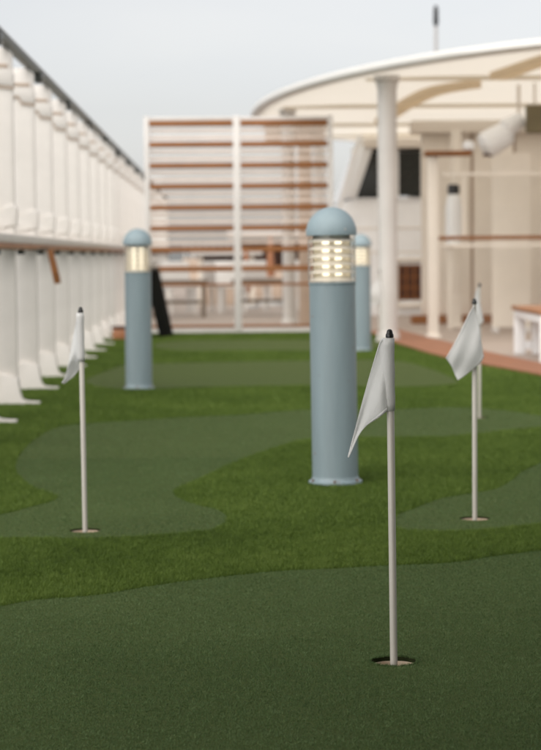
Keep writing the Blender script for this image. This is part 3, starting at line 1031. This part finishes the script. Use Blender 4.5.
# white privacy panel behind the railing
root = empty('privacy_panel', (3.42, 23.2, 0))
box('panel', -0.24, 0.22, -0.015, 0.015, 0.05, 2.12, 'cream', root, 0.005)
for s in (-0.2, 0.18):
    box('panel_foot', s - 0.03, s + 0.03, -0.12, 0.12, -0.012, 0.047, 'white', root, 0.006)
tag(root, 'pale upright panel behind the bar railing below the floodlight', 'panel')


# ------------------------------------------------------------------ white bench with wooden seat at the right edge
def bench():
    root = empty('bench', (2.72, 16.75, 0))
    for y in (0.0, 1.5):
        for x in (0.04, 0.21, 0.38):
            box('leg', x - 0.05, x + 0.05, y - 0.03, y + 0.03, -0.012, 0.40, 'house_white', root, 0.005)
        for x in (0.093, 0.263):
            box('end_bar', x, x + 0.064, y - 0.028, y + 0.028, 0.33, 0.398, 'house_white', root, 0.004)
            box('end_bar', x, x + 0.064, y - 0.028, y + 0.028, 0.03, 0.11, 'house_white', root, 0.004)
    box('side_rail', -0.01, 0.02, 0.033, 1.467, 0.33, 0.40, 'house_white', root, 0.004)
    box('side_rail', 0.40, 0.43, 0.033, 1.467, 0.33, 0.40, 'house_white', root, 0.004)
    for k in range(5):
        box('seat_slat', -0.03 + 0.107 * k, 0.066 + 0.107 * k, -0.06, 1.56, 0.405, 0.445, 'teak_y', root, 0.005)
    tag(root, 'white framed bench with brown wooden seat at the right edge', 'bench')


bench()

# ------------------------------------------------------------------ antenna above the canopy
root = empty('antenna', (4.345, 40.0, 0))
tube('mast', [(0, 0, -0.012), (0, 0, 5.55)], [0.06, 0.035], 'mast', root)
lathe('antenna_head', [(0.0, 5.98), (0.03, 5.97), (0.05, 5.9), (0.055, 5.62), (0.03, 5.55), (0.0, 5.55)], 'black', root, 16)
tag(root, 'thin pole with a dark tip rising behind the canopy', 'antenna')


# ------------------------------------------------------------------ the open deck seen through the slatted screen
def kiosk(x, y, w, d, h, lab):
    root = empty('kiosk', (x, y, 0))
    for sx in (-1, 1):
        for sy in (-1, 1):
            box('post', sx * (w / 2 - 0.05) - 0.04, sx * (w / 2 - 0.05) + 0.04, sy * (d / 2 - 0.05) - 0.04, sy * (d / 2 - 0.05) + 0.04, -0.012, h, 'cream', root, 0.005)
    box('counter', -w / 2 + 0.1, w / 2 - 0.1, -d / 2 + 0.1, d / 2 - 0.1, -0.012, h * 0.5, 'cream_dark', root, 0.01)
    box('back_panel', -w / 2 + 0.1, w / 2 - 0.1, d / 2 - 0.13, d / 2 - 0.1, h * 0.5, h, 'brown', root)
    box('roof', -w / 2 - 0.15, w / 2 + 0.15, -d / 2 - 0.15, d / 2 + 0.15, h, h + 0.16, 'white', root, 0.02)
    tag(root, lab, 'kiosk')


kiosk(0.02, 38.0, 1.1, 1.2, 0.93, 'low kiosk with white roof left of the screen centre post')
kiosk(1.0, 44.0, 1.6, 1.4, 1.30, 'brown backed kiosk with white roof right of the screen centre post')


def chair_proto():
    root = empty('deck_chair')
    for sx in (-1, 1):
        for sy in (-1, 1):
            box('leg', sx * 0.2 - 0.02, sx * 0.2 + 0.02, sy * 0.2 - 0.02, sy * 0.2 + 0.02, -0.012, 0.40, 'white', root)
    box('seat', -0.24, 0.24, -0.24, 0.24, 0.402, 0.46, 'white', root, 0.015)
    box('backrest', -0.24, 0.24, 0.2, 0.25, 0.463, 0.85, 'white', root, 0.015, Matrix.Translation((0, 0.2, 0.46)) @ Matrix.Rotation(R(-10), 4, 'X') @ Matrix.Translation((0, -0.2, -0.46)))
    return root


c0 = chair_proto()
spots = [(-0.75, 32.0, 0.3, 'leftmost white chair behind the screen, beside the grey table'), (-0.30, 33.0, -2.6, 'white chair behind the screen, second from its left post'),
         (0.1, 32.2, 0.1, 'white chair directly behind the screen centre post'), (0.50, 33.4, 3.0, 'white chair just right of the screen centre post, behind the slats'),
         (1.35, 33.6, 0.4, 'rightmost white chair behind the screen, near its right post')]
for i, (x, y, rz, lab) in enumerate(spots):
    c = c0 if i == 0 else copy_tree(c0)
    c.location = (x, y, 0)
    c.rotation_euler = (0, 0, rz)
    tag(c, lab, 'chair', 'white chairs beyond the slatted screen')


def lounge_table(x, y, m, lab):
    root = empty('low_table', (x, y, 0))
    box('table_top', -0.45, 0.45, -0.3, 0.3, 0.50, 0.56, m, root, 0.01)
    for sx in (-1, 1):
        for sy in (-1, 1):
            box('leg', sx * 0.38 - 0.03, sx * 0.38 + 0.03, sy * 0.24 - 0.03, sy * 0.24 + 0.03, -0.012, 0.498, m, root)
    box('shelf', -0.34, 0.34, -0.2, 0.2, 0.2, 0.24, m, root)
    tag(root, lab, 'table')


lounge_table(-0.72, 30.2, 'grey_brown', 'brown grey low table seen through the left panel of the screen')
lounge_table(0.55, 30.6, 'grey_brown', 'brown grey low table seen through the right panel of the screen')


def parasol(x, y, h, lab):
    root = empty('closed_parasol', (x, y, 0))
    lathe('base', [(0.0, 0.05), (0.2, 0.045), (0.24, 0.0), (0.24, -0.012)], 'mast', root, 20)
    tube('pole', [(0, 0, 0.04), (0, 0, h)], 0.02, 'white', root)
    lathe('canopy_cloth', [(0.0, h + 0.03), (0.03, h), (0.06, h - 0.25), (0.085, h - 0.7), (0.06, h - 0.72)], 'terracotta', root, 14)
    tag(root, lab, 'parasol')


parasol(0.38, 35.0, 1.0, 'small closed orange parasol beyond the screen centre post')
parasol(0.85, 36.5, 1.25, 'taller closed orange parasol farther beyond the screen')

root = empty('timber_post', (1.12, 27.2, 0))
box('post', -0.09, 0.09, -0.06, 0.06, -0.012, 2.72, 'cream_dark', root, 0.006)
box('canopy_shade_bar', -0.55, -0.093, -0.05, 0.05, 2.45, 2.72, 'shade_tan', root, 0.006)  # added bar, its tan standing in for the shaded canopy underside
box('canopy_shade_bar', 0.093, 0.28, -0.05, 0.05, 2.45, 2.72, 'shade_tan', root, 0.006)
tag(root, 'tan timber post with added bars for canopy shade behind the right panel of the screen', 'post')

# far end of the ship: a beige bulkhead with railing
root = empty('far_bulkhead', (0, 60, 0))
box('wall', -1.3, 1.2, 0, 0.3, -0.012, 0.85, 'cream_dark', root)
box('wall', 1.21, 6.0, -0.4, 0.3, -0.012, 1.2, 'cream', root)
for k in range(12):
    box('rail_post', -1.25 + 0.22 * k, -1.22 + 0.22 * k, 0.1, 0.14, 0.85, 1.3, 'white', root)
box('rail', -1.3, 1.2, 0.09, 0.15, 1.30, 1.34, 'white', root)
tag(root, 'tan bulkhead with white rail at the far end of the deck', 'bulkhead')
